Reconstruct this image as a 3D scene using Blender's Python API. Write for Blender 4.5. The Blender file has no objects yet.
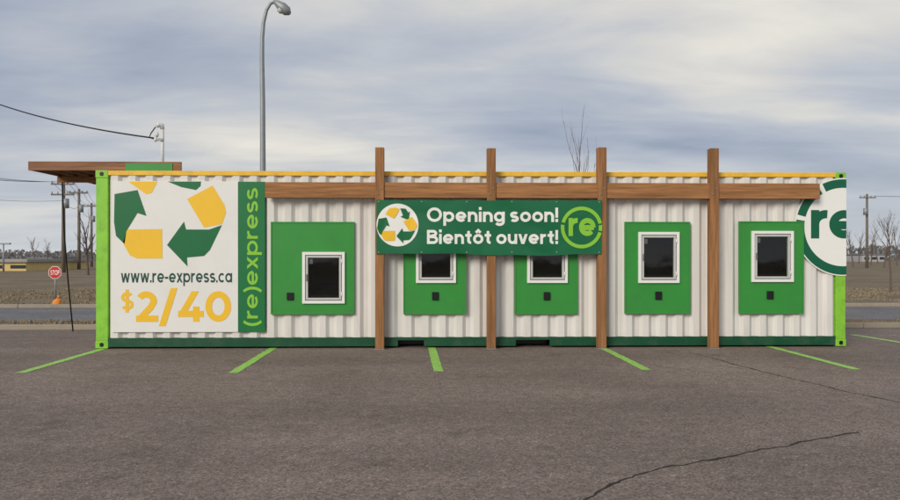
import bpy, math, random
from mathutils import Vector, Matrix, noise
random.seed(7)
F=725.0; TH=math.radians(1.4); H=1.485; HY=257.0; YF=11.8
def PX(px,Y=YF): return math.tan(math.atan((px-450)/F)+TH)*Y
def P(px,py,Y=YF):
    X=PX(px,Y); d=X*math.sin(TH)+Y*math.cos(TH)
    return X, H-(py-HY)/F*d
def lin(c):
    return tuple(((v/255)/12.92 if v/255<=0.04045 else ((v/255+0.055)/1.055)**2.4) for v in c)
scene=bpy.context.scene
# ------------------------------------------------------------ materials
MATS={}
def mat(name,col,rough=0.6,var=0.12,scale=3.0,stretch=(1,1,1),bump=0.0,bscale=40,metal=0.0,spec=0.4,dirt=None,dirtamt=0.0,dscale=1.5,dstretch=(1,1,1)):
    if name in MATS: return MATS[name]
    m=bpy.data.materials.new(name); m.use_nodes=True
    nt=m.node_tree; N=nt.nodes; L=nt.links
    b=N['Principled BSDF']; b.inputs['Roughness'].default_value=rough
    b.inputs['Metallic'].default_value=metal
    b.inputs['Specular IOR Level'].default_value=spec
    c=lin(col)
    tc=N.new('ShaderNodeTexCoord'); mp=N.new('ShaderNodeMapping'); mp.inputs['Scale'].default_value=stretch
    L.new(tc.outputs['Object'],mp.inputs['Vector'])
    n=N.new('ShaderNodeTexNoise'); n.inputs['Scale'].default_value=scale; n.inputs['Detail'].default_value=8; n.inputs['Roughness'].default_value=0.65
    L.new(mp.outputs[0],n.inputs['Vector'])
    r=N.new('ShaderNodeValToRGB'); r.color_ramp.elements[0].position=0.3; r.color_ramp.elements[1].position=0.7
    r.color_ramp.elements[0].color=(*[x*(1-var) for x in c],1); r.color_ramp.elements[1].color=(*[min(1,x*(1+var)) for x in c],1)
    L.new(n.outputs['Fac'],r.inputs['Fac'])
    out=r.outputs['Color']
    if dirt:
        mp2=N.new('ShaderNodeMapping'); mp2.inputs['Scale'].default_value=dstretch
        L.new(tc.outputs['Object'],mp2.inputs['Vector'])
        n2=N.new('ShaderNodeTexNoise'); n2.inputs['Scale'].default_value=dscale; n2.inputs['Detail'].default_value=10; n2.inputs['Roughness'].default_value=0.7
        L.new(mp2.outputs[0],n2.inputs['Vector'])
        r2=N.new('ShaderNodeValToRGB'); r2.color_ramp.elements[0].position=0.48; r2.color_ramp.elements[1].position=0.75
        r2.color_ramp.elements[0].color=(0,0,0,1); r2.color_ramp.elements[1].color=(dirtamt,)*3+(1,)
        L.new(n2.outputs['Fac'],r2.inputs['Fac'])
        mx=N.new('ShaderNodeMix'); mx.data_type='RGBA'
        L.new(r2.outputs['Color'],mx.inputs['Factor']); L.new(out,mx.inputs['A']); mx.inputs['B'].default_value=(*lin(dirt),1)
        out=mx.outputs['Result']
    L.new(out,b.inputs['Base Color'])
    if bump>0:
        nb=N.new('ShaderNodeTexNoise'); nb.inputs['Scale'].default_value=bscale; nb.inputs['Detail'].default_value=6
        L.new(mp.outputs[0],nb.inputs['Vector'])
        bp=N.new('ShaderNodeBump'); bp.inputs['Strength'].default_value=bump; bp.inputs['Distance'].default_value=0.01
        L.new(nb.outputs['Fac'],bp.inputs['Height']); L.new(bp.outputs[0],b.inputs['Normal'])
    MATS[name]=m; return m
def wood(name,axis,col=(160,114,74)):
    s=[14,14,14]; s[axis]=0.7
    return mat(name,col,rough=0.8,var=0.36,scale=2.2,stretch=tuple(s),bump=0.5,bscale=5,spec=0.2,dirt=(94,68,48),dirtamt=0.75,dscale=1.2,dstretch=tuple(x*0.3 for x in s))
M_white=mat('corrugated_steel_white',(220,217,211),0.5,0.03,1.2,bump=0.05,bscale=8,dirt=(168,160,148),dirtamt=0.38,dscale=1.6,dstretch=(5,5,0.5))
M_sign=mat('sign_vinyl_white',(228,227,222),0.45,0.02,2,dirt=(202,199,191),dirtamt=0.3,dscale=1.2)
M_kg=mat('panel_green',(52,142,58),0.42,0.06,2,dirt=(66,122,70),dirtamt=0.45,dscale=3,bump=0.03,bscale=6)
M_lime=mat('lime_paint',(136,200,58),0.45,0.08,3,dirt=(90,134,56),dirtamt=0.6,dscale=5)
M_yel=mat('yellow_rail_paint',(236,188,56),0.45,0.08,4,dirt=(180,140,70),dirtamt=0.6,dscale=5)
M_dg=mat('dark_green_paint',(12,76,48),0.45,0.15,4,dirt=(70,84,70),dirtamt=0.7,dscale=4)
M_strip=mat('strip_green',(18,112,60),0.4,0.05,2)
M_ban=mat('banner_vinyl_green',(18,102,64),0.36,0.06,2,bump=0.15,bscale=4)
M_logo=mat('logo_teal_green',(8,94,66),0.4,0.05,2)
M_iyel=mat('ink_yellow',(240,192,46),0.4,0.03,3)
M_igrn=mat('ink_green',(8,104,58),0.4,0.05,3)
M_ilime=mat('ink_lime',(136,198,60),0.4,0.04,3)
M_iwht=mat('ink_white',(236,236,230),0.4,0.02,3)
M_itxt=mat('ink_dark_text',(30,76,66),0.4,0.04,3)
M_black=mat('black_plastic',(22,24,24),0.35,0.2,20)
M_frame=mat('pvc_frame',(234,234,229),0.3,0.03,6)
M_sash=mat('sash_aluminium',(190,192,188),0.35,0.06,6)
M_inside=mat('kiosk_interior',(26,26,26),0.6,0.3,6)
M_steel=mat('brushed_steel',(130,128,122),0.4,0.2,10,metal=0.4)
M_intg=mat('interior_grey',(66,62,56),.6,.35,5)
M_woodX=wood('timber_x',0); M_woodZ=wood('timber_z',2,(154,110,72)); M_woodD=wood('timber_canopy',0,(146,106,82)); M_woodY=wood('timber_y',1,(132,96,72))
M_galv=mat('galvanised_steel',(146,151,152),0.5,0.1,6,metal=0.3)
M_pole=mat('weathered_pole',(118,108,98),0.9,0.2,2,stretch=(4,4,.5))
M_wire=mat('cable_black',(28,28,30),0.6,0.1,5)
M_kerb=mat('kerb_concrete',(158,148,132),0.9,0.14,2,bump=0.3,bscale=30,dirt=(112,102,88),dirtamt=0.7,dscale=2)
M_bark=mat('bare_bark',(104,90,82),0.9,0.2,8)
M_plas=mat('white_pvc_pipe',(214,214,210),0.4,0.05,5)
M_red=mat('sign_red',(200,40,40),0.4,0.06,5)
M_or=mat('orange_fabric',(232,140,54),0.7,0.15,12)
def glassmat():
    m=bpy.data.materials.new('window_glass'); m.use_nodes=True; nt=m.node_tree;N=nt.nodes;L=nt.links
    N.remove(N['Principled BSDF']); o=N['Material Output']
    t=N.new('ShaderNodeBsdfTransparent'); t.inputs[0].default_value=(.5,.54,.52,1)
    g=N.new('ShaderNodeBsdfGlossy'); g.inputs['Roughness'].default_value=0.04
    f=N.new('ShaderNodeFresnel'); f.inputs[0].default_value=1.6
    nz=N.new('ShaderNodeTexNoise'); nz.inputs['Scale'].default_value=1.7; tc=N.new('ShaderNodeTexCoord'); L.new(tc.outputs['Object'],nz.inputs[0])
    bp=N.new('ShaderNodeBump'); bp.inputs['Strength'].default_value=.15; bp.inputs['Distance'].default_value=.02; L.new(nz.outputs['Fac'],bp.inputs['Height']); L.new(bp.outputs[0],g.inputs['Normal'])
    mx=N.new('ShaderNodeMixShader'); L.new(f.outputs[0],mx.inputs[0]); L.new(t.outputs[0],mx.inputs[1]); L.new(g.outputs[0],mx.inputs[2]); L.new(mx.outputs[0],o.inputs[0])
    return m
M_glass=glassmat()
# ------------------------------------------------------------ mesh helpers
def empty(name,loc=(0,0,0)):
    e=bpy.data.objects.new(name,None); e.location=loc; e.empty_display_size=0.3
    scene.collection.objects.link(e); return e
def mesh(name,vs,fs,m,parent=None,bevel=0,smooth=False):
    me=bpy.data.meshes.new(name); me.from_pydata([tuple(v) for v in vs],[],fs); me.update()
    if m: me.materials.append(m)
    o=bpy.data.objects.new(name,me); scene.collection.objects.link(o)
    if parent:
        o.parent=parent; o.matrix_parent_inverse=Matrix.Translation(parent.location).inverted()
    if bevel:
        b=o.modifiers.new('b','BEVEL'); b.width=bevel; b.segments=2; b.limit_method='ANGLE'
    if smooth:
        for p in me.polygons: p.use_smooth=True
    return o
def boxgeo(x0,x1,y0,y1,z0,z1,off=0):
    v=[(x,y,z) for z in (z0,z1) for y in (y0,y1) for x in (x0,x1)]
    f=[(0,2,3,1),(4,5,7,6),(0,1,5,4),(2,6,7,3),(0,4,6,2),(1,3,7,5)]
    return v,[tuple(i+off for i in q) for q in f]
def box(name,x0,x1,y0,y1,z0,z1,m,parent=None,bevel=0.004):
    v,f=boxgeo(min(x0,x1),max(x0,x1),min(y0,y1),max(y0,y1),min(z0,z1),max(z0,z1)); return mesh(name,v,f,m,parent,bevel)
def boxes(name,lst,m,parent=None,bevel=0.003):
    V=[];Fc=[]
    for b in lst:
        v,f=boxgeo(*b,off=len(V)); V+=v; Fc+=f
    return mesh(name,V,Fc,m,parent,bevel)
def tubegeo(pts,rads,n=8,off=0,cap=True):
    V=[];Fc=[]
    pts=[Vector(p) for p in pts]
    up=None
    for i,p in enumerate(pts):
        t=(pts[min(i+1,len(pts)-1)]-pts[max(i-1,0)]).normalized()
        if up is None:
            a=Vector((0,0,1)) if abs(t.z)<0.9 else Vector((1,0,0))
            up=t.cross(a).normalized()
        up=(up-t*up.dot(t)).normalized(); w=t.cross(up)
        r=rads[i] if isinstance(rads,(list,tuple)) else rads
        for k in range(n):
            an=2*math.pi*k/n; V.append(p+up*math.cos(an)*r+w*math.sin(an)*r)
    for i in range(len(pts)-1):
        for k in range(n):
            a=off+i*n+k; b=off+i*n+(k+1)%n; Fc.append((a,b,b+n,a+n))
    if cap:
        Fc.append(tuple(off+k for k in range(n))[::-1]); Fc.append(tuple(off+(len(pts)-1)*n+k for k in range(n)))
    return V,Fc
def tube(name,pts,rads,m,parent=None,n=8):
    v,f=tubegeo(pts,rads,n); return mesh(name,v,f,m,parent,smooth=True)
def poly(name,pxs,Y,m,parent):
    vs=[]
    for x,y in pxs:
        X,Z=P(x,y,Y); vs.append((X,Y,Z))
    return mesh(name,vs,[tuple(range(len(vs)))],m,parent)
# ---- geometric stroke lettering (round bold sans)
def arc(cx,cy,rx,ry,a0,a1,n=22):
    return [(cx+rx*math.cos(math.radians(a0+(a1-a0)*i/n)),cy+ry*math.sin(math.radians(a0+(a1-a0)*i/n))) for i in range(n+1)]
def spine(w,C,h):
    mid=C/2; rx=w/2-h; ryt=(C-mid-h)/2; cyt=mid+ryt; ryb=(mid-h)/2; cyb=mid-ryb; cx=w/2
    return arc(cx,cyt,rx*.94,ryt,32,235,20)+arc(cx,cyb,rx,ryb,55,-150,20)
def glyph(ch,t):
    h=t/2; C=1.4
    def diag(x0,y0,x1,y1):
        L=math.hypot(x1-x0,y1-y0); tt=t*L/abs(y1-y0)/2
        return ('q',[(x0-tt,y0),(x0+tt,y0),(x1+tt,y1),(x1-tt,y1)])
    S=lambda p:('s',p)
    R=.5-h; rx=.52-h
    if ch=='o': return [S(arc(.52,.5,rx,R,0,360,36))],1.04
    if ch=='ô': return [S(arc(.52,.5,rx,R,0,360,36)),S([(.28,1.13),(.52,1.36),(.76,1.13)])],1.04
    if ch=='e': return [S([(.08,.47),(1.02-h*.6,.47)]),S([(1.04-h,.47)]+arc(.52,.5,rx,R,0,318,34))],1.04
    if ch=='c': return [S(arc(.52,.5,rx,R,48,312,30))],.93
    if ch=='p': return [S([(h,1),(h,-.38)]),S(arc(.54,.5,rx,R,0,360,36))],1.06
    if ch=='a': return [S([(1.04-h,1),(1.04-h,0)]),S(arc(.5,.5,rx-.01,R,0,360,36))],1.04
    if ch=='g': return [S([(1.04-h,1),(1.04-h,.08)]+arc(.54,.03,.5-h,.42-h,0,-150,16)),S(arc(.5,.5,rx-.01,R,0,360,36))],1.04
    if ch=='n': return [S([(h,0),(h,1)]),S(arc(.47,.52,.47-h,.48-h,180,0,20)+[(.94-h,0)])],.94
    if ch=='u': return [S([(.94-h,0),(.94-h,1)]),S([(h,1)]+arc(.47,.48,.47-h,.48-h,180,360,20))],.94
    if ch=='r': return [S([(h,0),(h,1)]),S(arc(.52,.5,.52-h,.5-h,180,82,12))],.62
    if ch=='i': return [S([(h,0),(h,1)]),S([(h,1.16),(h,1.16+t*1.05)])],t
    if ch=='!': return [S([(h,.42),(h,C)]),S([(h,0),(h,t*1.1)])],t
    if ch=='.': return [S([(h,0),(h,t*1.1)])],t
    if ch=='-': return [S([(0,.5),(.5,.5)])],.5
    if ch=='t': return [S([(.2+h,1.3),(.2+h,.36)]+arc(.2+h+.24,.32,.24,.32-h,180,275,10)),S([(0,1-h),(.64,1-h)])],.66
    if ch=='s': return [S(spine(.84,1.0,h*.92))],.84
    if ch=='S': return [S(spine(1.0,C,h))],1.0
    if ch=='$': return [S(spine(1.0,C,h)),S([(.5,-.2),(.5,C+.2)])],1.0
    if ch=='v': return [diag(.44,0,.12,1),diag(.46,0,.78,1)],.9
    if ch=='w': return [diag(.36,0,.12,1),diag(.38,0,.68,1),diag(.98,0,.68,1),diag(1.0,0,1.24,1)],1.36
    if ch=='x': return [diag(.12,0,.78,1),diag(.78,0,.12,1)],.9
    if ch=='O': return [S(arc(.72,C/2,.72-h,C/2-h,0,360,40))],1.44
    if ch=='0': return [S(arc(.58,C/2,.58-h,C/2-h,0,360,40))],1.16
    if ch=='B': return [S([(h,0),(h,C)]),S([(h,C-h),(.6,C-h)]+arc(.6,C*.75,.33-h*.3,C*.25-h,90,-90,14)+[(h,C*.5)]),S([(h,h),(.65,h)]+arc(.65,C*.25+h*.5,.4-h*.5,C*.25-h*.5,-90,90,14)+[(h,C*.5+.02)])],1.08
    if ch=='P': return [S([(h,0),(h,C)]),S([(h,C-h),(.6,C-h)]+arc(.6,C*.7,.4-h,C*.3-h,90,-90,14)+[(h,C*.4+h)])],1.0
    if ch=='T': return [S([(.55,0),(.55,C)]),S([(0,C-h),(1.1,C-h)])],1.1
    if ch=='2': return [S(arc(.5,C-.46,.48-h,.46-h,150,-8,16)+[(.84-h,.66),(t*.75,h)]),S([(.04,h),(1.04,h)])],1.06
    if ch=='4': return [S([(.82,0),(.82,.7)]),diag(h*1.3,.36,.78,C),S([(.0,.36),(1.16,.36)])],1.18
    if ch=='/': return [diag(.1,-.2,.64,C+.15)],.76
    if ch=='(': return [S(arc(.75,.5,.75-h,1.05,128,232,18))],.42
    if ch==')': return [S(arc(-.33,.5,.75-h,1.05,52,-52,18))],.42
    if ch==' ': return [],.38
    return [],.5
def ribbon(pts,t,closed=False):
    if not closed:
        q=[pts[0]]
        for p in pts[1:]:
            if math.hypot(p[0]-q[-1][0],p[1]-q[-1][1])>.012: q.append(p)
        pts=q
    n=len(pts); V=[];Fc=[]
    for i in range(n):
        if closed: a=pts[(i-1)%(n-1)]; b=pts[(i+1)%(n-1)] if i<n-1 else pts[1]
        else: a=pts[max(i-1,0)]; b=pts[min(i+1,n-1)]
        p=pts[i]
        def nrm(u,v):
            dx,dy=v[0]-u[0],v[1]-u[1]; l=math.hypot(dx,dy) or 1e-9; return (-dy/l,dx/l)
        if (i==0 or i==n-1) and not closed: nx,ny=nrm(a,b)
        else:
            n1=nrm(a,p);n2=nrm(p,b); nx,ny=n1[0]+n2[0],n1[1]+n2[1]; l=math.hypot(nx,ny) or 1; nx/=l;ny/=l
            c=max(.6,nx*n1[0]+ny*n1[1]); nx/=c;ny/=c
        V+=[(p[0]-nx*t/2,p[1]-ny*t/2),(p[0]+nx*t/2,p[1]+ny*t/2)]
    for i in range(n-1): Fc.append((2*i,2*i+1,2*i+3,2*i+2))
    return V,Fc
def text(name,s,box4,Y,m,parent,t=.25,sp=.12,rot=False,clipx=None,yoff=None):
    V=[];Fc=[];x=0;ly=0
    for ch in s:
        g,w=glyph(ch,t)
        for kind,p in g:
            ly+=1
            if kind=='s':
                cl=len(p)>20 and math.hypot(p[0][0]-p[-1][0],p[0][1]-p[-1][1])<1e-4
                v,f=ribbon(p,t,cl)
            else: v,f=p,[(0,1,2,3)]
            o=len(V); V+=[(x+a,b,ly%4) for a,b in v]; Fc+=[tuple(q+o for q in ff) for ff in f]
        x+=w+(sp if ch!=' ' else 0)
    if rot: V=[(-b,a,l) for a,b,l in V]
    x0=min(v[0] for v in V);x1=max(v[0] for v in V);y0=min(v[1] for v in V);y1=max(v[1] for v in V)
    X0,Z1=P(box4[0],box4[1],Y); X1,Z0=P(box4[2],box4[3],Y)
    W=[]
    for a,b,l in V:
        xx=X0+(a-x0)/(x1-x0)*(X1-X0); zz=Z0+(b-y0)/(y1-y0)*(Z1-Z0)
        W.append((xx,Y-l*.0003+(yoff(xx,zz) if yoff else 0),zz))
    o=mesh(name,W,Fc,m,parent)
    if clipx is not None:
        import bmesh
        bm=bmesh.new(); bm.from_mesh(o.data)
        bmesh.ops.bisect_plane(bm,geom=bm.verts[:]+bm.edges[:]+bm.faces[:],plane_co=(clipx,0,0),plane_no=(1,0,0),clear_outer=True)
        bm.to_mesh(o.data); bm.free()
    return o
def ring(name,cx,cz,r0,r1,a0,a1,Y,m,parent,clipx=None,n=60):
    V=[];Fc=[]
    def cl(x): return min(x,clipx) if clipx is not None else x
    for i in range(n+1):
        a=math.radians(a0+(a1-a0)*i/n)
        for r in (r0,r1): V.append((cl(cx+r*math.cos(a)),Y,cz+r*math.sin(a)))
    for i in range(n):
        Fc.append((2*i,2*i+1,2*i+3,2*i+2))
    return mesh(name,V,Fc,m,parent)
# ------------------------------------------------------------ container
XL=PX(95.5); XR=PX(846); ZT=P(450,171.5)[1]; ZB=0.012
YB=YF+2.44
cont=empty('recycling_container',((XL+XR)/2,YF+1.22,0))
CW=0.17
zr1=0.05+0.15
zt0=ZT-0.075
for nm,xa,xb in (('l',XL,XL+CW+0.03),('r',XR-CW,XR)):
    for yn,ya,yb in (('front',YF,YF+0.17),('rear',YB-0.17,YB)):
        box('corner_post_'+nm+yn,xa+.004,xb-.004,ya+.004,yb-.004,ZB+.118,ZT-.118,M_lime,cont,0.008)
        for zn,za,zb in (('bottom',ZB,ZB+.118),('top',ZT-.118,ZT+.006)):
            o=box('corner_casting_'+nm+yn+zn,xa-.003,xb+.003,ya-.004,yb+.004,za,zb,M_lime,cont,0.01)
            if yn=='front':
                cx=(xa+xb)/2; cz=(za+zb)/2
                V=[(cx+.033*math.cos(t*math.pi/10),ya-.0065,cz+.022*math.sin(t*math.pi/10)+.012*(1 if t<10 else -1)) for t in range(20)]
                mesh('casting_hole',V,[tuple(range(20))],M_black,cont)
xa=XL+CW+.03; xb=XR-CW
box('top_rail_front',xa,xb,YF+.0,YF+.09,zt0,ZT,M_yel,cont,0.006)
box('top_rail_rear',xa,xb,YB-.09,YB,zt0,ZT,M_yel,cont,0.006)
for sx in (XL,XR-.09): box('top_rail_end',sx+.003,sx+.087,YF+.18,YB-.18,zt0,ZT-.004,M_yel,cont,0.006)
pk=[(PX(398),PX(424)),(PX(516),PX(550))]
xs=[xa]+[q for p in pk for q in p]+[xb]
for i in range(0,len(xs),2):
    box('bottom_rail',xs[i],xs[i+1],YF+.005,YF+.085,ZB+.02,zr1-.02,M_dg,cont,0.005)
for p in pk:
    box('bottom_rail_pocket_lintel',p[0],p[1],YF+.008,YF+.08,zr1-.07,zr1-.02,M_dg,cont,0.002)
    box('fork_pocket',p[0],p[1],YF+.3,YF+.4,ZB+.02,zr1-.05,M_black,cont,0)
box('bottom_rail_rear',xa,xb,YB-.085,YB-.005,ZB+.02,zr1-.02,M_dg,cont,0.005)
for sx in (XL,XR-.09): box('bottom_rail_end',sx+.003,sx+.087,YF+.18,YB-.18,ZB+.02,zr1-.02,M_dg,cont,0.006)
box('floor',xa,xb,YF+.1,YB-.1,zr1-.05,zr1+.02,M_black,cont,0)
V=[];Fc=[];x=xa
while x<xb:
    for dx,dz in ((0,-.03),(.02,-.012),(.11,-.012),(.13,-.03)):
        V+= [(min(x+dx,xb),YF+.09,ZT+dz),(min(x+dx,xb),YB-.09,ZT+dz)]
    x+=.209
for i in range(len(V)//2-1): Fc.append((2*i,2*i+2,2*i+3,2*i+1))
mesh('roof_sheet',V,Fc,M_white,cont)
kios=[dict(p=(271,222,354,314),w=(302.5,252,345,303.5),b=(287,292.5,293.5,300)),
      dict(p=(403.5,222,466,314),w=(416,232,456,283),b=(432,292,438.5,300)),
      dict(p=(515,222,577.5,314),w=(527,232,567.5,283),b=(543.5,292,550,300)),
      dict(p=(625,222,690,313.5),w=(638,232,679,283),b=(655,291.5,661.5,299.5)),
      dict(p=(739.5,221.5,803.5,313.5),w=(751,231,793,282),b=(766.5,291,773,299))]
YP=YF-0.03
holes=[]
for k in kios:
    x0,z1=P(k['p'][0],k['p'][1],YP);x1,z0=P(k['p'][2],k['p'][3],YP)
    k['P']=(x0,x1,z0,z1)
    x0,z1=P(k['w'][0],k['w'][1],YP);x1,z0=P(k['w'][2],k['w'][3],YP)
    k['W']=(x0,x1,z0,z1); holes.append((x0+.0,x1-.0,z0+.02,z1-.02))
def corr(name,x0,x1,z0,z1,y0,m,holes=(),depth=.045):
    prof=[];x=x0
    steps=((0,depth),(.055,0),(.150,0),(.205,depth))
    while x<x1:
        for dx,dy in steps:
            if x+dx<x1: prof.append((x+dx,dy))
        x+=.278
    prof.append((x1,depth))
    V=[];Fc=[]
    for (a,da),(b,db) in zip(prof,prof[1:]):
        cx=(a+b)/2; segs=[(z0,z1)]
        for h in holes:
            if h[0]-.03<cx<h[1]+.03: segs=[(z0,h[2]),(h[3],z1)]
        for s in segs:
            i=len(V); V+=[(a,y0+da,s[0]),(b,y0+db,s[0]),(b,y0+db,s[1]),(a,y0+da,s[1])]; Fc.append((i,i+1,i+2,i+3))
    return mesh(name,V,Fc,m,cont)
corr('corrugated_wall_front',xa,xb,zr1-.02,zt0,YF+.012,M_white,holes)
corr('corrugated_wall_rear',xa,xb,zr1-.02,zt0,YB-.06,M_white)
for sx in (XL+.04,XR-.04):
    V=[];Fc=[];y=YF+.17
    while y<YB-.17:
        for dy,dx in ((0,.018),(.068,-.018),(.14,-.018),(.208,.018)):
            V+=[(sx+dx,min(y+dy,YB-.17),zr1-.02),(sx+dx,min(y+dy,YB-.17),zt0)]
        y+=.278
    for i in range(len(V)//2-1): Fc.append((2*i,2*i+2,2*i+3,2*i+1))
    mesh('corrugated_wall_end',V,Fc,M_white,cont)
for ki,k in enumerate(kios):
    px0,px1,pz0,pz1=k['P'];wx0,wx1,wz0,wz1=k['W']
    y0=YP; y1=YF+.012
    boxes('kiosk_panel',[(px0,wx0+.012,y0,y1,pz0,pz1),(wx1-.012,px1,y0,y1,pz0,pz1),(wx0+.012,wx1-.012,y0,y1,pz0,wz0+.012),(wx0+.012,wx1-.012,y0,y1,wz1-.012,pz1)],M_kg,cont,0)
    t=.018
    boxes('kiosk_edge_trim',[(px0-.004,px0+t,y0-.008,y1-.002,pz0-.004,pz1+.004),(px1-t,px1+.004,y0-.008,y1-.002,pz0-.004,pz1+.004),
        (px0+t,px1-t,y0-.008,y1-.002,pz1-t,pz1+.004),(px0+t,px1-t,y0-.008,y1-.002,pz0-.004,pz0+t)],M_kg,cont,0.002)
    def fr(nm,x0,x1,z0,z1,w,ya,yb,m):
        boxes(nm,[(x0,x0+w,ya,yb,z0,z1),(x1-w,x1,ya,yb,z0,z1),(x0+w,x1-w,ya,yb,z1-w,z1),(x0+w,x1-w,ya,yb,z0,z0+w)],m,cont,0.004)
    fr('window_frame',wx0,wx1,wz0,wz1,.048,y0-.035,y0+.05,M_frame)
    fr('window_gasket',wx0+.048,wx1-.048,wz0+.048,wz1-.048,.010,y0-.015,y0+.05,M_black)
    fr('window_sash',wx0+.058,wx1-.058,wz0+.058,wz1-.058,.034,y0-.03,y0+.05,M_sash)
    gx0,gx1,gz0,gz1=wx0+.092,wx1-.092,wz0+.092,wz1-.092
    mesh('window_pane',[(gx0,y0+.01,gz0),(gx1,y0+.01,gz0),(gx1,y0+.01,gz1),(gx0,y0+.01,gz1)],[(0,1,2,3)],M_glass,cont)
    a,b,c,d=wx0+.03,wx1-.03,wz0+.03,wz1-.03; ya,yb=y0+.051,y0+.65
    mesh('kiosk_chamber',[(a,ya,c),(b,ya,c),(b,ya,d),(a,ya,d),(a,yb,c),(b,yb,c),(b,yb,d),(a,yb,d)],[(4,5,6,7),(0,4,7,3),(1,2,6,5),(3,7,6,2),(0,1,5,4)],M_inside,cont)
    # sloped tray for containers
    mesh('return_tray',[(a+.01,ya+.02,gz0+.02),(b-.01,ya+.02,gz0+.02),(b-.01,yb-.05,gz0+.2),(a+.01,yb-.05,gz0+.2)],[(0,1,2,3)],M_intg,cont)
    box('tray_lip',a+.01,b-.01,ya+.003,ya+.019,gz0-.04,gz0+.045,M_intg,cont,0.004)
    box('notice_label',gx0+.012,gx0+.07,y0+.014,y0+.016,gz1-.10,gz1-.02,M_iwht,cont,0)
    box('latch_handle',wx0+.066,wx0+.084,y0-.055,y0-.03,(wz0+wz1)/2-.05,(wz0+wz1)/2+.06,M_steel,cont,0.004)
    for hz in (wz0+.15,wz1-.15):
        tube('window_hinge',[(wx1-.052,y0-.038,hz-.035),(wx1-.052,y0-.038,hz+.035)],.009,M_frame,cont)
    bx0,bz1=P(k['b'][0],k['b'][1],YP);bx1,bz0=P(k['b'][2],k['b'][3],YP)
    box('receipt_button_box',bx0,bx1,y0-.03,y0-.001,bz0,bz1,M_black,cont,0.006)
    for sx in (px0+.045,px1-.045):
        for i in range(4):
            sz=pz0+.06+(pz1-pz0-.12)*i/3
            tube('panel_screw',[(sx,y0-.006,sz),(sx,y0-.001,sz)],.007,M_steel,cont,8)
# --- big sign panel
YS=YF-.012
x0,z1=P(112,181,YS);x1,z0=P(238,332,YS)
box('sign_panel',x0,x1,YS,YF+.011,z0,z1,M_sign,cont,0.002)
x2,_=P(265,181,YS)
box('sign_strip',x1+.002,x2,YS,YF+.011,z0,z1-.005,M_strip,cont,0.002)
YI=YS-.003
L_=[('symbol_yellow',[(128,181.5),(157.5,181.5),(151.5,193),(146,194),(136,187)],M_iyel),
    ('symbol_green',[(167.5,181.5),(201,181.5),(200.5,186),(196,190),(181,187)],M_igrn),
    ('symbol_green',[(114.5,194),(137.5,190),(146.5,216),(137.5,213),(126.5,231),(124.5,244),(116,236),(114,222)],M_igrn),
    ('symbol_yellow',[(127,229.5),(162,229),(162.5,258.5),(137,258.5),(130,255.5),(123,243)],M_iyel),
    ('symbol_yellow',[(187,199),(212.5,185.5),(224.5,205),(226,213),(222,224),(204,227.5)],M_iyel),
    ('symbol_green',[(167,245),(184,221.5),(186,229.5),(209,229.5),(222,225),(210,250),(204,256),(187,257.5),(187.5,266.5)],M_igrn)]
for n,pl_,m in L_: poly(n,pl_,YI,m,cont)
text('website_text','www.re-express.ca',(121,273,232,286),YI,M_itxt,cont,.22,.14)
text('price_dollar','$',(121,289.5,133.5,312.5),YI,M_iyel,cont,.25)
text('price_text','2/40',(136,288,231,326),YI,M_iyel,cont,.29,.06)
text('strip_text','(re)express',(243,188,262,326),YI,M_ilime,cont,.21,.14,rot=True)
# --- round logo at right
YL=YF-.0035-.006
cxx,czz=P(843,227,YL); r=(843-794)/725*11.95
ring('logo_backing',cxx,czz,0,r,0,360,YL,M_iwht,cont,clipx=XR)
ring('logo_ring',cxx,czz,r*.80,r*.975,122,165,YL-.002,M_logo,cont,clipx=XR)
ring('logo_ring',cxx,czz,r*.80,r*.975,171,292,YL-.002,M_logo,cont,clipx=XR)
ring('logo_ring',cxx,czz,r*.80,r*.975,60,116,YL-.002,M_logo,cont,clipx=XR)
text('logo_text','re',(811,210,859,238.5),YL-.002,M_logo,cont,.29,.02,clipx=XR)
# ------------------------------------------------------------ timber frame
tf=empty('timber_frame',(PX(545),YF-.1,0))
for i_,px in enumerate((379.5,491.5,602.5,715)):
    xc=PX(px,YF-.2); zt=P(px,147.2+(.9 if i_%2 else 0),YF-.19)[1]
    box('post',xc-.070,xc+.070,YF-.19,YF-.045,.017,zt+.0,M_woodZ,tf,0.007)
    box('post_base_plate',xc-.078,xc+.078,YF-.198,YF-.037,.0045,.0165,M_galv,tf,0.002)
    zb_=P(px,198,YF-.19)[1]
    for dx,dz in ((-.03,.06),(.03,.15)):
        tube('bolt',[(xc+dx,YF-.2,zb_+dz),(xc+dx,YF-.185,zb_+dz)],.011,M_galv,tf)
yb=YF-.165
xs=[PX(265,yb),PX(491.5,yb)-.001,PX(491.5,yb)+.001,PX(820,yb)]
for i in (0,2):
    zt=P(450,182.5,yb)[1]; zb=P(450,198,yb)[1]
    box('beam',xs[i],xs[i+1],yb,YF-.075,zb,zt,M_woodX,tf,0.006)
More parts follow.
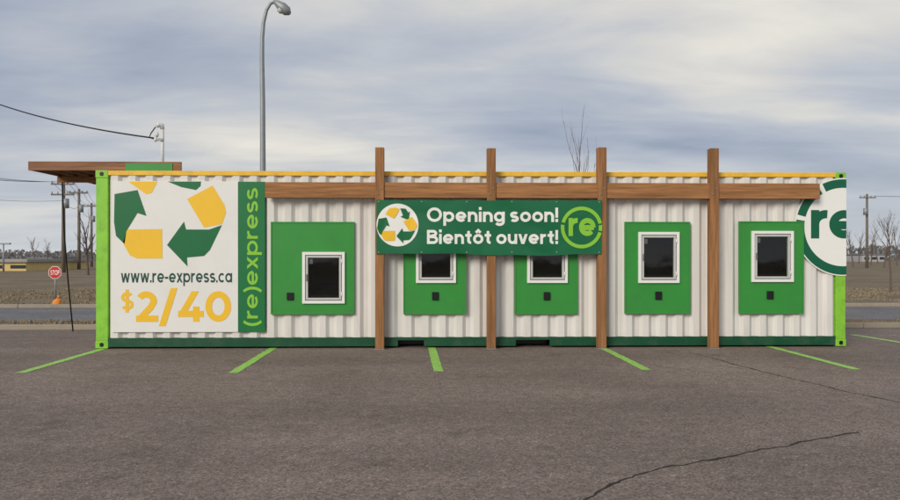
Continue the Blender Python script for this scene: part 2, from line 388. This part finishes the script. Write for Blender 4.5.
# ------------------------------------------------------------ banner
ban=empty('banner',(PX(489),YF-.22,2))
YBn=YF-.205
bx0,bz1=P(376.5,199.5,YBn);bx1,bz0=P(601.5,254.5,YBn)
NX,NZ=120,20
def byo(x,z):
    u=(x-bx0)/(bx1-bx0)
    n=noise.noise(Vector((x*1.3+z*.8,z*1.6,3)))*.045+noise.noise(Vector((x*5+z*3,z*2,8)))*.008
    return -abs(n+.004)*(.35+.65*math.sin(math.pi*min(1,max(0,u))))
V=[];Fc=[]
for j in range(NZ+1):
    for i in range(NX+1):
        u=i/NX; v=j/NZ
        x=bx0+(bx1-bx0)*u; z=bz0+(bz1-bz0)*v
        e=(1-v)*(.016*math.sin(u*7)+.006*math.sin(u*23)) - v*.012*abs(math.sin(u*math.pi*5))
        V.append((x,YBn+byo(x,z),z+e))
for j in range(NZ):
    for i in range(NX):
        a=j*(NX+1)+i; Fc.append((a,a+1,a+NX+2,a+NX+1))
mesh('banner_sheet',V,Fc,M_ban,ban,smooth=True)
YT=YBn-.005
text('banner_text','Opening soon!',(427,207,558,226),YT,M_iwht,ban,.27,.13,yoff=byo)
text('banner_text','Bientôt ouvert!',(427,228.5,558,244),YT,M_iwht,ban,.27,.13,yoff=byo)
c=P(397.5,225,YT); yc=byo(*c)
V=[(c[0],YT+.0015+yc,c[1])];Fc=[]
for rr_ in (.12,.22,.335):
    for t in range(48):
        x=c[0]+rr_*math.cos(t*math.pi/24);z=c[1]+rr_*1.02*math.sin(t*math.pi/24); V.append((x,YT+.0015+byo(x,z),z))
for t in range(48):
    Fc.append((0,1+t,1+(t+1)%48))
    for k in (0,1): Fc.append((1+k*48+t,1+(k+1)*48+t,1+(k+1)*48+(t+1)%48,1+k*48+(t+1)%48))
mesh('banner_icon_backing',V,Fc,M_iwht,ban)
S=.34
def pl(n,pts,m):
    vs=[]
    for x,y in pts:
        X,Z=P(397.5+(x-170)*S,227+(y-218)*S,YT); vs.append((X,YT-.006+byo(X,Z),Z))
    mesh(n,vs,[tuple(range(len(vs)))],m,ban)
pl('icon',[(146,163),(164,161),(176,165),(170,178),(160,193),(134,180)],M_iyel)
pl('icon',[(178,163),(194,164),(202,176),(206,172),(203,198),(179,188),(186,184)],M_igrn)
pl('icon',[(114.5,194),(137.5,190),(146.5,216),(137.5,213),(126.5,231),(124.5,244),(116,236),(110,222)],M_igrn)
pl('icon',[(127,229.5),(162,229),(162.5,258.5),(137,258.5),(130,255.5),(123,243)],M_iyel)
pl('icon',[(187,202),(212.5,188),(226,207),(228,215),(222,226),(204,229)],M_iyel)
pl('icon',[(167,245),(184,221.5),(186,231),(209,231),(222,228),(210,250),(204,256),(187,257.5),(187.5,266.5)],M_igrn)
c=P(581.5,227.5,YT); rr=.335
def bring(a0,a1):
    V=[];Fc=[];n=40
    for i in range(n+1):
        a=math.radians(a0+(a1-a0)*i/n)
        for q in (rr*.83,rr):
            x=c[0]+q*math.cos(a);z=c[1]+q*math.sin(a);V.append((x,YT-.001+byo(x,z),z))
    for i in range(n): Fc.append((2*i,2*i+1,2*i+3,2*i+2))
    mesh('banner_logo_ring',V,Fc,M_ilime,ban)
bring(12,165);bring(172,345);bring(350,367)
text('banner_logo_text','re',(568.5,218,595.5,236),YT,M_ilime,ban,.28,.04,yoff=byo)
for u in [.01,.2,.4,.6,.8,.99]:
    for zz in (bz0+.035,bz1-.035):
        xx=bx0+(bx1-bx0)*u; yy=YBn+byo(xx,zz)
        tube('grommet',[(xx,yy-.004,zz),(xx,yy+.0,zz)],.013,M_galv,ban,10)
# ------------------------------------------------------------ canopy on the left
can=empty('wooden_canopy',(PX(95),YF+1,ZT))
yf=YF+.1
cx0=PX(28,yf);cx1=PX(181,yf); zb=ZT+.012; zt=P(100,161.5,yf)[1]; cxm=PX(112,yf)
box('fascia_front',cx0,cx1,yf,yf+.045,zb,zt,M_woodD,can,0.005)
box('fascia_rear',cx0,cxm,yf+2.25,yf+2.295,zb,zt,M_woodD,can,0.005)
for i in range(6):
    x=cx0+.002+(cxm-cx0-.05)*i/5
    box('rafter',x,x+.042,yf+.047,yf+2.248,zb+.004,zt-.03,M_woodY,can,0.003)
for i in range(15):
    y=yf+.05+i*.147
    box('deck_board',cx0+.003,cxm-.003,y,y+.14,zt-.028,zt-.004,M_woodD,can,0.002)
g0,gz=P(125,163,yf-.03);g1,gzz=P(172,171.5,yf-.03)
box('green_flashing',g0,g1,yf-.012,yf-.002,gzz,gz,M_kg,can,0.001)
box('bearer',PX(57,yf+.9),XL-.01,yf+.9,yf+.99,zb-.1,zb,M_woodX,can,0.004)
tube('hanging_cable',[(P(62,177,yf+1.0)[0],yf+1.0,zb-.02),(P(64,230,yf+1.5)[0],yf+1.5,P(64,230,yf+1.5)[1]),(P(68,280,yf+2)[0],yf+2,P(68,280,yf+2)[1]),(P(73,320,yf+2.6)[0],yf+2.6,.02)],.013,M_wire,can,6)
# ------------------------------------------------------------ service mast + wire
mst=empty('service_mast',(PX(162,YF+.5),YF+.5,ZT)); ym=YF+.5
xm,zt=P(162.5,128,ym)
tube('conduit',[(xm,ym,ZT-.02),(xm,ym,zt)],.028,M_plas,mst,12)
tube('weatherhead',[(xm,ym,zt-.02),(xm-.01,ym,zt+.04),(xm-.05,ym-.02,zt+.055),(xm-.08,ym-.04,zt+.02)],[.034,.042,.045,.034],M_plas,mst,10)
box('bracket',xm-.1,xm+.03,ym-.05,ym-.02,zt-.22,zt-.18,M_galv,mst,0.004)
for dx,dz in ((-.1,-.2),(-.08,-.12)):
    tube('insulator',[(xm+dx,ym-.035,zt+dz-.035),(xm+dx,ym-.035,zt+dz),(xm+dx,ym-.035,zt+dz+.04)],[.022,.034,.02],M_plas,mst,10)
tube('drip_loop',[(xm-.1,ym-.04,zt+.01),(xm-.17,ym-.06,zt-.1),(xm-.2,ym-.05,zt-.17),(xm-.1,ym-.04,zt-.2)],.010,M_wire,mst,6)
a=Vector((xm-.1,ym-.04,zt-.18)); far=Vector((PX(-120,26),26,P(-120,40,26)[1]))
pts=[]
for i in range(31):
    t=i/30; p=a.lerp(far,t); p.z-=4*.55*t*(1-t); pts.append(p)
v,f=tubegeo(pts,.015,6); mesh('overhead_wire',v,f,M_wire)
# ------------------------------------------------------------ street lamp
yl=21.0
base=Vector((PX(263,yl),yl,0)); sl=empty('street_lamp',base)
def w(px,py): X,Z=P(px,py,yl); return (X,yl,Z)
pts=[(base.x,yl,0),(base.x,yl,2.5),w(262.6,100),w(262.0,60),w(262.2,38),w(263.6,22),w(266.5,10),w(270.5,3.5),w(275.5,1.5)]
tube('pole',pts,[.10,.09,.075,.066,.06,.055,.05,.045,.04],M_galv,sl,12)
tube('base_flange',[(base.x,yl,0),(base.x,yl,.25),(base.x,yl,.26)],[.17,.16,.1],M_galv,sl,12)
tube('lamp_head',[w(273.5,1.2),w(277,3),w(282,7),w(287,11.3),w(290,13.8)],[.04,.09,.15,.14,.05],M_galv,sl,12)
tube('lamp_lens',[w(280.8,8.6),w(282.6,11.4),w(283.4,12.8)],[.13,.11,.04],M_sash,sl,12)
# ------------------------------------------------------------ utility poles
def upole(px,py,d,side=1,dbl=False):
    X,Z=P(px,py,d); e=empty('utility_pole',(X,d,0))
    tube('shaft',[(X,d,0),(X,d,Z)],[.2,.14],M_pole,e,10)
    for dz in ((.5,) if not dbl else (.5,1.5)):
        box('crossarm',X-1.1,X+1.1,d-.2,d-.1,Z-dz-.07,Z-dz+.07,M_pole,e,0.01)
        for dx in (-1.0,-.45,.45,1.0):
            tube('insulator',[(X+dx,d-.15,Z-dz+.07),(X+dx,d-.15,Z-dz+.3)],[.06,.04],M_galv,e,8)
    tube('transformer',[(X+.4*side,d-.3,Z-2.8),(X+.4*side,d-.3,Z-1.9)],.26,M_galv,e,12)
    return Vector((X,d,Z))
p1=upole(63.5,179,70,1,True); p2=upole(79,189,88); p3=upole(91.5,203,108); p4=upole(867,194,95,-1)
def wires(a,b,sag,name='overhead_wire',offs=((-1.0,.0),(-.45,0),(.45,0),(1.0,0),(0,-1.8)),r=.02):
    V=[];Fc=[]
    for dx,dz in offs:
        pts=[]
        for i in range(17):
            t=i/16; p=a.lerp(b,t)+Vector((dx,0,dz-.25)); p.z-=4*sag*t*(1-t); pts.append(p)
        v,f=tubegeo(pts,r,4,off=len(V)); V+=v; Fc+=f
    mesh(name,V,Fc,M_wire)
wires(p1,Vector((PX(-200,50),50,p1.z+1)),.9,r=.013); wires(p1,p2,.5); wires(p2,p3,.5)
wires(p3,Vector((PX(300,150),150,9)),.8)
wires(p4,Vector((PX(1200,80),80,p4.z)),.6,r=.012,offs=((-1,0),(1,0)))
d=75; X,Z=P(3.5,244,d); e=empty('street_lamp',(X,d,0)); tube('pole',[(X,d,0),(X,d,Z)],[.1,.06],M_galv,e)
box('lamp_head',X-.7,X+.7,d-.15,d+.15,Z-.05,Z+.12,M_galv,e,0.03)
# ------------------------------------------------------------ stop sign
d=24; X,Z=P(55,272.5,d); e=empty('stop_sign',(X,d,0))
tube('post',[(X,d+.03,0),(X,d+.03,Z+.2)],.03,M_galv,e)
def octo(r,y): return [(X+r*math.cos(math.pi/8+k*math.pi/4),y,Z+r*math.sin(math.pi/8+k*math.pi/4)) for k in range(8)]
def prism(nm,r,ya,yb_,m):
    a=octo(r,ya);b=octo(r,yb_); mesh(nm,a+b,[tuple(range(8)),tuple(range(15,7,-1))]+[(i,(i+1)%8,8+(i+1)%8,8+i) for i in range(8)],m,e)
prism('border',.22,d-.012,d,M_iwht); prism('face',.203,d-.016,d-.0125,M_red)
text('lettering','STOP',(50.5,270.2,59.5,275.0),d-.02,M_iwht,e,.24)
d=21.9; X,_=P(57,300,d)
V=[];Fc=[]
for j in range(9):
    for i in range(16):
        ph=math.pi*j/8; an=2*math.pi*i/16
        rx=.17*math.sin(ph)**.7*(1-.05*j); z=.14-.14*math.cos(ph)*1.0
        k=1+.2*noise.noise(Vector((i*.7,j*.8,2)))
        V.append((X+rx*math.cos(an)*k+(.03 if j>5 else 0),d+rx*.7*math.sin(an)*k,max(0.01,z*.9)))
for j in range(8):
    for i in range(16): Fc.append((j*16+i,j*16+(i+1)%16,(j+1)*16+(i+1)%16,(j+1)*16+i))
e=empty('sandbag',(X,d,0)); mesh('bag',V,Fc,M_or,e,smooth=True)
tube('tied_neck',[(X+.03,d,.24),(X+.04,d,.28),(X+.06,d,.33)],[.05,.025,.05],M_or,e)
# ------------------------------------------------------------ background buildings
def shed(name,pxa,pxb,ptop,d,col,dep=14,roof=(120,120,122)):
    xa_,z=P(pxa,ptop,d); xb_=PX(pxb,d); e=empty(name,((xa_+xb_)/2,d,0))
    m=mat(name+'_wall',col,.8,.1,.4); mr=mat(name+'_roof',roof,.7,.1,.5); md=mat('dark_window',(50,58,66),.2,.1,1)
    box('walls',xa_,xb_,d,d+dep,0,z,m,e,0); box('roof',xa_-.3,xb_+.3,d-.3,d+dep+.3,z,z+.35,mr,e,0.05)
    n=max(3,int((xb_-xa_)/4))
    for i in range(n):
        x=xa_+(xb_-xa_)*(i+.3)/n; box('window',x,x+1.6,d-.05,d-.01,z*.3,z*.7,md,e,0)
    return e
shed('commercial_building',-40,26,262.5,78,(214,188,124),roof=(150,148,144))
shed('warehouse',28,52,258.5,200,(168,168,170)); shed('warehouse',862,885,255,230,(150,152,156))
# ------------------------------------------------------------ trees
def tree(name,X,Y,hgt,r0,seed,spread=.5,lean=0,depth=4,m=M_bark,nb=6,kk=(3,4)):
    random.seed(seed); V=[];Fc=[]
    def br(p,dirv,ln,r,lev):
        nonlocal V,Fc
        pts=[p];rad=[r];q=p.copy();dd=dirv.copy();n=6
        for i in range(n):
            dd=(dd+Vector((random.uniform(-.12,.12),random.uniform(-.12,.12),random.uniform(-.02,.12)))).normalized()
            q=q+dd*ln/n; pts.append(q.copy()); rad.append(r*(1-.75*(i+1)/n))
        v,f=tubegeo(pts,rad,5 if lev>1 else 7,off=len(V)); V+=v;Fc+=f
        if lev<depth:
            k=nb if lev==1 else random.randint(*kk)
            for j in range(k):
                t=random.uniform(.3 if lev==1 else .2,.95); idx=min(n-1,int(t*n)); s=pts[idx].lerp(pts[idx+1],t*n-idx)
                an=random.uniform(0,2*math.pi); side=Vector((math.cos(an),math.sin(an),0))
                nd=(dd*random.uniform(.7,1.1)+side*random.uniform(spread*.6,spread*1.3)+Vector((0,0,.25))).normalized()
                br(s,nd,ln*random.uniform(.35,.6)*(1.15-t*.5),max(r*.5*(1-.5*t),.003),lev+1)
    br(Vector((X,Y,0)),Vector((lean,0,1)).normalized(),hgt,r0,1)
    o=mesh(name,[Vector(v)-Vector((X,Y,0)) for v in V],Fc,m); o.location=(X,Y,0); return o
tree('bare_tree',PX(578,18),18,P(574,126,18)[1]*.91,.032,5,.26,-.02,depth=3,nb=11,kk=(2,3))
tree('bare_tree',PX(891,30),30,P(891,226,30)[1],.05,11,.5,nb=10)
tree('bare_tree',PX(88,60),60,P(88,215,60)[1]*.9,.12,21,.55,nb=11)
for i,(px,d,h) in enumerate([(853,110,7),(859,150,8),(871,130,6),(878,160,9),(897,120,8),(905,140,9),(884,100,4.5),(35,140,6),(48,130,5)]):
    tree('bare_tree',PX(px,d),d,h*.72,.12,40+i,.6,nb=10)
random.seed(3)
V=[];Fc=[]
for i in range(16000):
    d=random.uniform(270,330); x=random.uniform(-330,360)
    hmax=3.4+2.6*noise.noise(Vector((x*.03,0,0)))+2.0*noise.noise(Vector((x*.16,3,0)))+1.6*noise.noise(Vector((x*.6,3,5)))
    if x>0: hmax+=1.6
    z=random.random()**.8*max(.8,hmax); s=random.uniform(.3,.9)
    a=random.uniform(0,6.28)
    p=Vector((x,d,z)); i0=len(V)
    for k in range(3):
        aa=a+k*2.1+random.uniform(-.4,.4); V.append(p+Vector((math.cos(aa)*s,random.uniform(-.6,.6),math.sin(aa)*s*1.1)))
    Fc.append((i0,i0+1,i0+2))
M_tl=mat('treeline_twigs',(108,108,108),.95,.3,.08)
mesh('distant_treeline',V,Fc,M_tl)
# ------------------------------------------------------------ ground
def groundmat(name,c1,c2,c3,s1=.25,s2=6):
    m=bpy.data.materials.new(name); m.use_nodes=True; nt=m.node_tree;N=nt.nodes;L=nt.links;b=N['Principled BSDF']
    b.inputs['Roughness'].default_value=.95; b.inputs['Specular IOR Level'].default_value=.1
    tc=N.new('ShaderNodeTexCoord')
    a=N.new('ShaderNodeTexNoise'); a.inputs['Scale'].default_value=s1; a.inputs['Detail'].default_value=8
    c=N.new('ShaderNodeTexNoise'); c.inputs['Scale'].default_value=s2; c.inputs['Detail'].default_value=8
    L.new(tc.outputs['Object'],a.inputs[0]); L.new(tc.outputs['Object'],c.inputs[0])
    r=N.new('ShaderNodeValToRGB'); r.color_ramp.elements[0].position=.38; r.color_ramp.elements[1].position=.62
    r.color_ramp.elements[0].color=(*lin(c1),1); r.color_ramp.elements[1].color=(*lin(c2),1)
    L.new(a.outputs['Fac'],r.inputs[0])
    mx=N.new('ShaderNodeMix'); mx.data_type='RGBA'; mx.inputs['B'].default_value=(*lin(c3),1)
    r2=N.new('ShaderNodeValToRGB'); r2.color_ramp.elements[0].position=.45; r2.color_ramp.elements[1].position=.7
    L.new(c.outputs['Fac'],r2.inputs[0]); L.new(r2.outputs[0],mx.inputs['Factor']); L.new(r.outputs[0],mx.inputs['A']); L.new(mx.outputs['Result'],b.inputs['Base Color'])
    return m
M_grass=groundmat('dry_grass_ground',(122,108,90),(140,125,104),(102,96,76))
G=3000
mesh('ground',[(-G,-200,0),(G,-200,0),(G,G,0),(-G,G,0)],[(0,1,2,3)],M_grass)
def asphalt(name,base):
    m=bpy.data.materials.new(name); m.use_nodes=True; nt=m.node_tree;N=nt.nodes;L=nt.links;b=N['Principled BSDF']
    b.inputs['Roughness'].default_value=.85; b.inputs['Specular IOR Level'].default_value=.3
    tc=N.new('ShaderNodeTexCoord')
    def nz(s,det,ro=.6,st=None,dist=0):
        n=N.new('ShaderNodeTexNoise'); n.inputs['Scale'].default_value=s; n.inputs['Detail'].default_value=det; n.inputs['Roughness'].default_value=ro; n.inputs['Distortion'].default_value=dist
        if st:
            mp=N.new('ShaderNodeMapping'); mp.inputs['Scale'].default_value=st; L.new(tc.outputs['Object'],mp.inputs[0]); L.new(mp.outputs[0],n.inputs[0])
        else: L.new(tc.outputs['Object'],n.inputs[0])
        return n
    def ramp(src,p0,p1,v0,v1):
        r=N.new('ShaderNodeMapRange'); r.inputs['From Min'].default_value=p0;r.inputs['From Max'].default_value=p1;r.inputs['To Min'].default_value=v0;r.inputs['To Max'].default_value=v1; L.new(src,r.inputs['Value']); return r.outputs[0]
    big=ramp(nz(.35,5,dist=.6).outputs['Fac'],.3,.7,.8,1.2)
    lane=ramp(nz(.5,4,st=(.15,1.6,1)).outputs['Fac'],.35,.65,.9,1.1)
    mid=ramp(nz(7,8,.75).outputs['Fac'],.3,.7,.78,1.22)
    stain=ramp(nz(1.3,6,.6,dist=.3).outputs['Fac'],.6,.7,1,.74)
    vo=N.new('ShaderNodeTexVoronoi'); vo.inputs['Scale'].default_value=85; L.new(tc.outputs['Object'],vo.inputs['Vector'])
    sp=N.new('ShaderNodeSeparateColor'); L.new(vo.outputs['Color'],sp.inputs[0])
    st=ramp(sp.outputs[0],0,1,.55,1.45)
    st2=ramp(sp.outputs[1],.94,.98,1,1.6)
    def mul(a,c):
        q=N.new('ShaderNodeMath');q.operation='MULTIPLY';L.new(a,q.inputs[0]);L.new(c,q.inputs[1]);return q.outputs[0]
    tot=mul(mul(mul(big,lane),mul(mid,stain)),mul(st,st2))
    vm=N.new('ShaderNodeVectorMath'); vm.operation='SCALE'; vm.inputs[0].default_value=lin(base); L.new(tot,vm.inputs['Scale'])
    L.new(vm.outputs[0],b.inputs['Base Color'])
    bp=N.new('ShaderNodeBump'); bp.inputs['Strength'].default_value=.6; bp.inputs['Distance'].default_value=.008
    L.new(vo.outputs['Distance'],bp.inputs['Height']); L.new(bp.outputs[0],b.inputs['Normal'])
    return m
M_asp=asphalt('lot_asphalt',(127,113,103)); M_road=asphalt('road_asphalt',(118,115,114))
LE=14.9
mesh('parking_lot',[(-60,-30,.004),(60,-30,.004),(60,LE,.004),(-60,LE,.004)],[(0,1,2,3)],M_asp)
mesh('road',[(-400,16.9,.004),(400,16.9,.004),(400,21.3,.004),(-400,21.3,.004)],[(0,1,2,3)],M_road)
def kerb(y,x0,x1):
    lst=[];x=x0
    while x<x1: lst.append((x,x+2.99,y,y+.15,0,.11)); x+=3
    boxes('kerb',lst,M_kerb,None,.015)
kerb(LE,-60,60)
kerb(21.3,-60,60)
random.seed(9)
def grass(name,areas,col):
    V=[];Fc=[]
    for (x0,x1,y0,y1,n,hh,zb) in areas:
        for i in range(n):
            x=random.uniform(x0,x1);y=random.uniform(y0,y1)
            if noise.noise(Vector((x*.5,y*.5,0)))<-.15: continue
            h=hh*random.uniform(.4,1.3); a=random.uniform(0,3.14); wd=.012+.0006*y; lx=random.uniform(-.6,.6)*h
            i0=len(V); V+=[(x-math.cos(a)*wd,y-math.sin(a)*wd,zb),(x+math.cos(a)*wd,y+math.sin(a)*wd,zb),(x+lx,y+random.uniform(-.3,.3)*h,zb+h)]
            Fc.append((i0,i0+1,i0+2))
    mesh(name,V,Fc,mat(name+'_m',col,.95,.25,1.5,spec=.1))
grass('dry_grass',[(-11,-5,15.1,16.85,4000,.06,0),(6.5,14,15.1,16.85,4000,.06,0),(-24,-6,21.6,34,11000,.06,0),(10,32,21.6,34,11000,.06,0)],(148,132,108))
def paintmat():
    m=mat('line_paint_lime',(158,214,92),.6,.1,6)
    nt=m.node_tree;N=nt.nodes;L=nt.links;b=N['Principled BSDF'];src=b.inputs['Base Color'].links[0].from_socket
    tc=N.new('ShaderNodeTexCoord'); n=N.new('ShaderNodeTexNoise'); n.inputs['Scale'].default_value=45;n.inputs['Detail'].default_value=4;L.new(tc.outputs['Object'],n.inputs[0])
    r=N.new('ShaderNodeValToRGB'); r.color_ramp.elements[0].position=.53;r.color_ramp.elements[1].position=.66;L.new(n.outputs['Fac'],r.inputs[0])
    mx=N.new('ShaderNodeMix');mx.data_type='RGBA';mx.inputs['B'].default_value=(*lin((116,130,86)),1);L.new(r.outputs[0],mx.inputs['Factor']);L.new(src,mx.inputs['A']);L.new(mx.outputs['Result'],b.inputs['Base Color'])
    return m
M_line=paintmat()
def gp(px,py):
    d=F*H/(py-HY); t=(px-450)/F
    return (d*t*math.cos(TH)+d*math.sin(TH), d*math.cos(TH)-d*t*math.sin(TH))
def line(a,b,wd=.125):
    A=Vector(gp(*a));B=Vector(gp(*b)); n=60; V=[];Fc=[]
    for i in range(n+1):
        p=A.lerp(B,i/n); j=.014*noise.noise(Vector((p.x*3,p.y*9,1))); k=.014*noise.noise(Vector((p.x*3,p.y*9,7)))
        V+=[(p.x-wd/2+j,p.y,.008),(p.x+wd/2+k,p.y,.008)]
    for i in range(n): Fc.append((2*i,2*i+1,2*i+3,2*i+2))
    mesh('stall_line',V,Fc,M_line)
line((20,373.5),(104,349)); line((233,373.5),(274,348)); line((438.5,372),(431.5,347)); line((647,370.5),(600,347)); line((857,370),(768,346.5))
line((905,343.5),(852,335))
M_crack=mat('crack_dark',(50,45,42),.95,.2,10)
def crack(pts,wd,seed,nm='asphalt_crack'):
    P2=[Vector(gp(*p)) for p in pts]; V=[];Fc=[]
    fine=[]
    for a,b in zip(P2,P2[1:]):
        n=max(4,int((b-a).length/.05))
        for i in range(n): fine.append(a.lerp(b,i/n))
    for i,p in enumerate(fine):
        q=fine[min(i+1,len(fine)-1)]-fine[max(i-1,0)]; nrm=Vector((-q.y,q.x)).normalized()
        s=noise.noise(Vector((p.x*2,p.y*2,seed)))*.06+noise.noise(Vector((p.x*9,p.y*9,seed)))*.03
        ww=wd*(.35+abs(noise.noise(Vector((p.x*5,p.y*5,seed+4))))*1.8)
        a=p+nrm*(s-ww/2);b=p+nrm*(s+ww/2); V+=[(a.x,a.y,.0075),(b.x,b.y,.0075)]
    for i in range(len(fine)-1): Fc.append((2*i,2*i+1,2*i+3,2*i+2))
    mesh(nm,V,Fc,M_crack)
crack([(570,510),(600,492),(628,480),(668,466),(720,457),(790,446),(862,432)],.024,1)
crack([(688,352),(740,366),(800,381),(850,393),(905,405)],.024,2)
crack([(610,360),(700,372),(780,384)],.008,5)
crack([(20,420),(90,412),(150,414),(230,405)],.006,6)
# ------------------------------------------------------------ world
W=bpy.data.worlds.new('World'); scene.world=W; W.use_nodes=True
nt=W.node_tree;N=nt.nodes;L=nt.links;bg=N['Background']
SE=math.radians(26); SA=math.radians(214)
sky=N.new('ShaderNodeTexSky'); sky.sky_type='NISHITA'; sky.sun_disc=False; sky.sun_elevation=SE; sky.sun_rotation=SA
def M(op,a,b=None):
    n=N.new('ShaderNodeMath'); n.operation=op
    for i,v in enumerate((a,b)):
        if v is None: continue
        if isinstance(v,(int,float)): n.inputs[i].default_value=v
        else: L.new(v,n.inputs[i])
    return n.outputs[0]
tc=N.new('ShaderNodeTexCoord'); sx=N.new('ShaderNodeSeparateXYZ'); L.new(tc.outputs['Generated'],sx.inputs[0])
zz=M('ADD',M('MAXIMUM',sx.outputs[2],0),.12)
cb=N.new('ShaderNodeCombineXYZ'); L.new(M('DIVIDE',sx.outputs[0],zz),cb.inputs[0]); L.new(M('DIVIDE',sx.outputs[1],zz),cb.inputs[1])
def wn(scale,det,rough,dist,rot=0,st=(1,1,1),loc=(0,0,0)):
    mp=N.new('ShaderNodeMapping'); mp.inputs['Scale'].default_value=st; mp.inputs['Rotation'].default_value=(0,0,rot); mp.inputs['Location'].default_value=loc
    L.new(cb.outputs[0],mp.inputs[0]); n=N.new('ShaderNodeTexNoise'); n.inputs['Scale'].default_value=scale;n.inputs['Detail'].default_value=det;n.inputs['Roughness'].default_value=rough;n.inputs['Distortion'].default_value=dist
    L.new(mp.outputs[0],n.inputs[0]); return n.outputs['Fac']
n1=wn(.6,6,.45,.5,.2,(.6,.8,1),(3.3,1,0)); n2=wn(2.0,8,.55,.5,-.15,(.55,1.1,1))
nn=M('ADD',M('MULTIPLY',n1,.76),M('MULTIPLY',n2,.24))
r=N.new('ShaderNodeValToRGB'); cr=r.color_ramp
cr.elements[0].position=.38; cr.elements[0].color=(*lin((150,161,180)),1)
cr.elements[1].position=.63; cr.elements[1].color=(*lin((236,231,221)),1)
e=cr.elements.new(.455); e.color=(*lin((172,180,195)),1)
e=cr.elements.new(.52); e.color=(*lin((194,198,205)),1)
e=cr.elements.new(.575); e.color=(*lin((217,215,211)),1)
L.new(nn,r.inputs[0])
hz=N.new('ShaderNodeMapRange'); hz.inputs['From Min'].default_value=0;hz.inputs['From Max'].default_value=.14;hz.inputs['To Min'].default_value=.75;hz.inputs['To Max'].default_value=0; L.new(sx.outputs[2],hz.inputs['Value'])
m1=N.new('ShaderNodeMix'); m1.data_type='RGBA'; L.new(hz.outputs[0],m1.inputs['Factor']); L.new(r.outputs[0],m1.inputs['A']); m1.inputs['B'].default_value=(*lin((210,214,218)),1)
sc=N.new('ShaderNodeVectorMath'); sc.operation='SCALE'; sc.inputs['Scale'].default_value=.1; L.new(sky.outputs[0],sc.inputs[0])
m2=N.new('ShaderNodeMix'); m2.data_type='RGBA'; m2.inputs['Factor'].default_value=.94; L.new(sc.outputs[0],m2.inputs['A']); L.new(m1.outputs['Result'],m2.inputs['B'])
L.new(m2.outputs['Result'],bg.inputs[0]); bg.inputs[1].default_value=1.0
ld=bpy.data.lights.new('sun','SUN'); ld.energy=2.3; ld.angle=math.radians(24); ld.color=(1,.93,.83)
so=bpy.data.objects.new('sun',ld); scene.collection.objects.link(so)
sd=Vector((math.sin(SA)*math.cos(SE),math.cos(SA)*math.cos(SE),math.sin(SE)))
so.rotation_euler=sd.to_track_quat('Z','Y').to_euler()
cd=bpy.data.cameras.new('camera'); cd.sensor_width=36; cd.lens=F/900*36; cd.clip_end=6000; cd.shift_y=(HY-250)/900
co=bpy.data.objects.new('camera',cd); co.location=(0,0,H); co.rotation_euler=(math.radians(90),0,-TH); scene.collection.objects.link(co)
scene.camera=co
scene.view_settings.view_transform='Standard'; scene.view_settings.look='None'; scene.view_settings.exposure=0
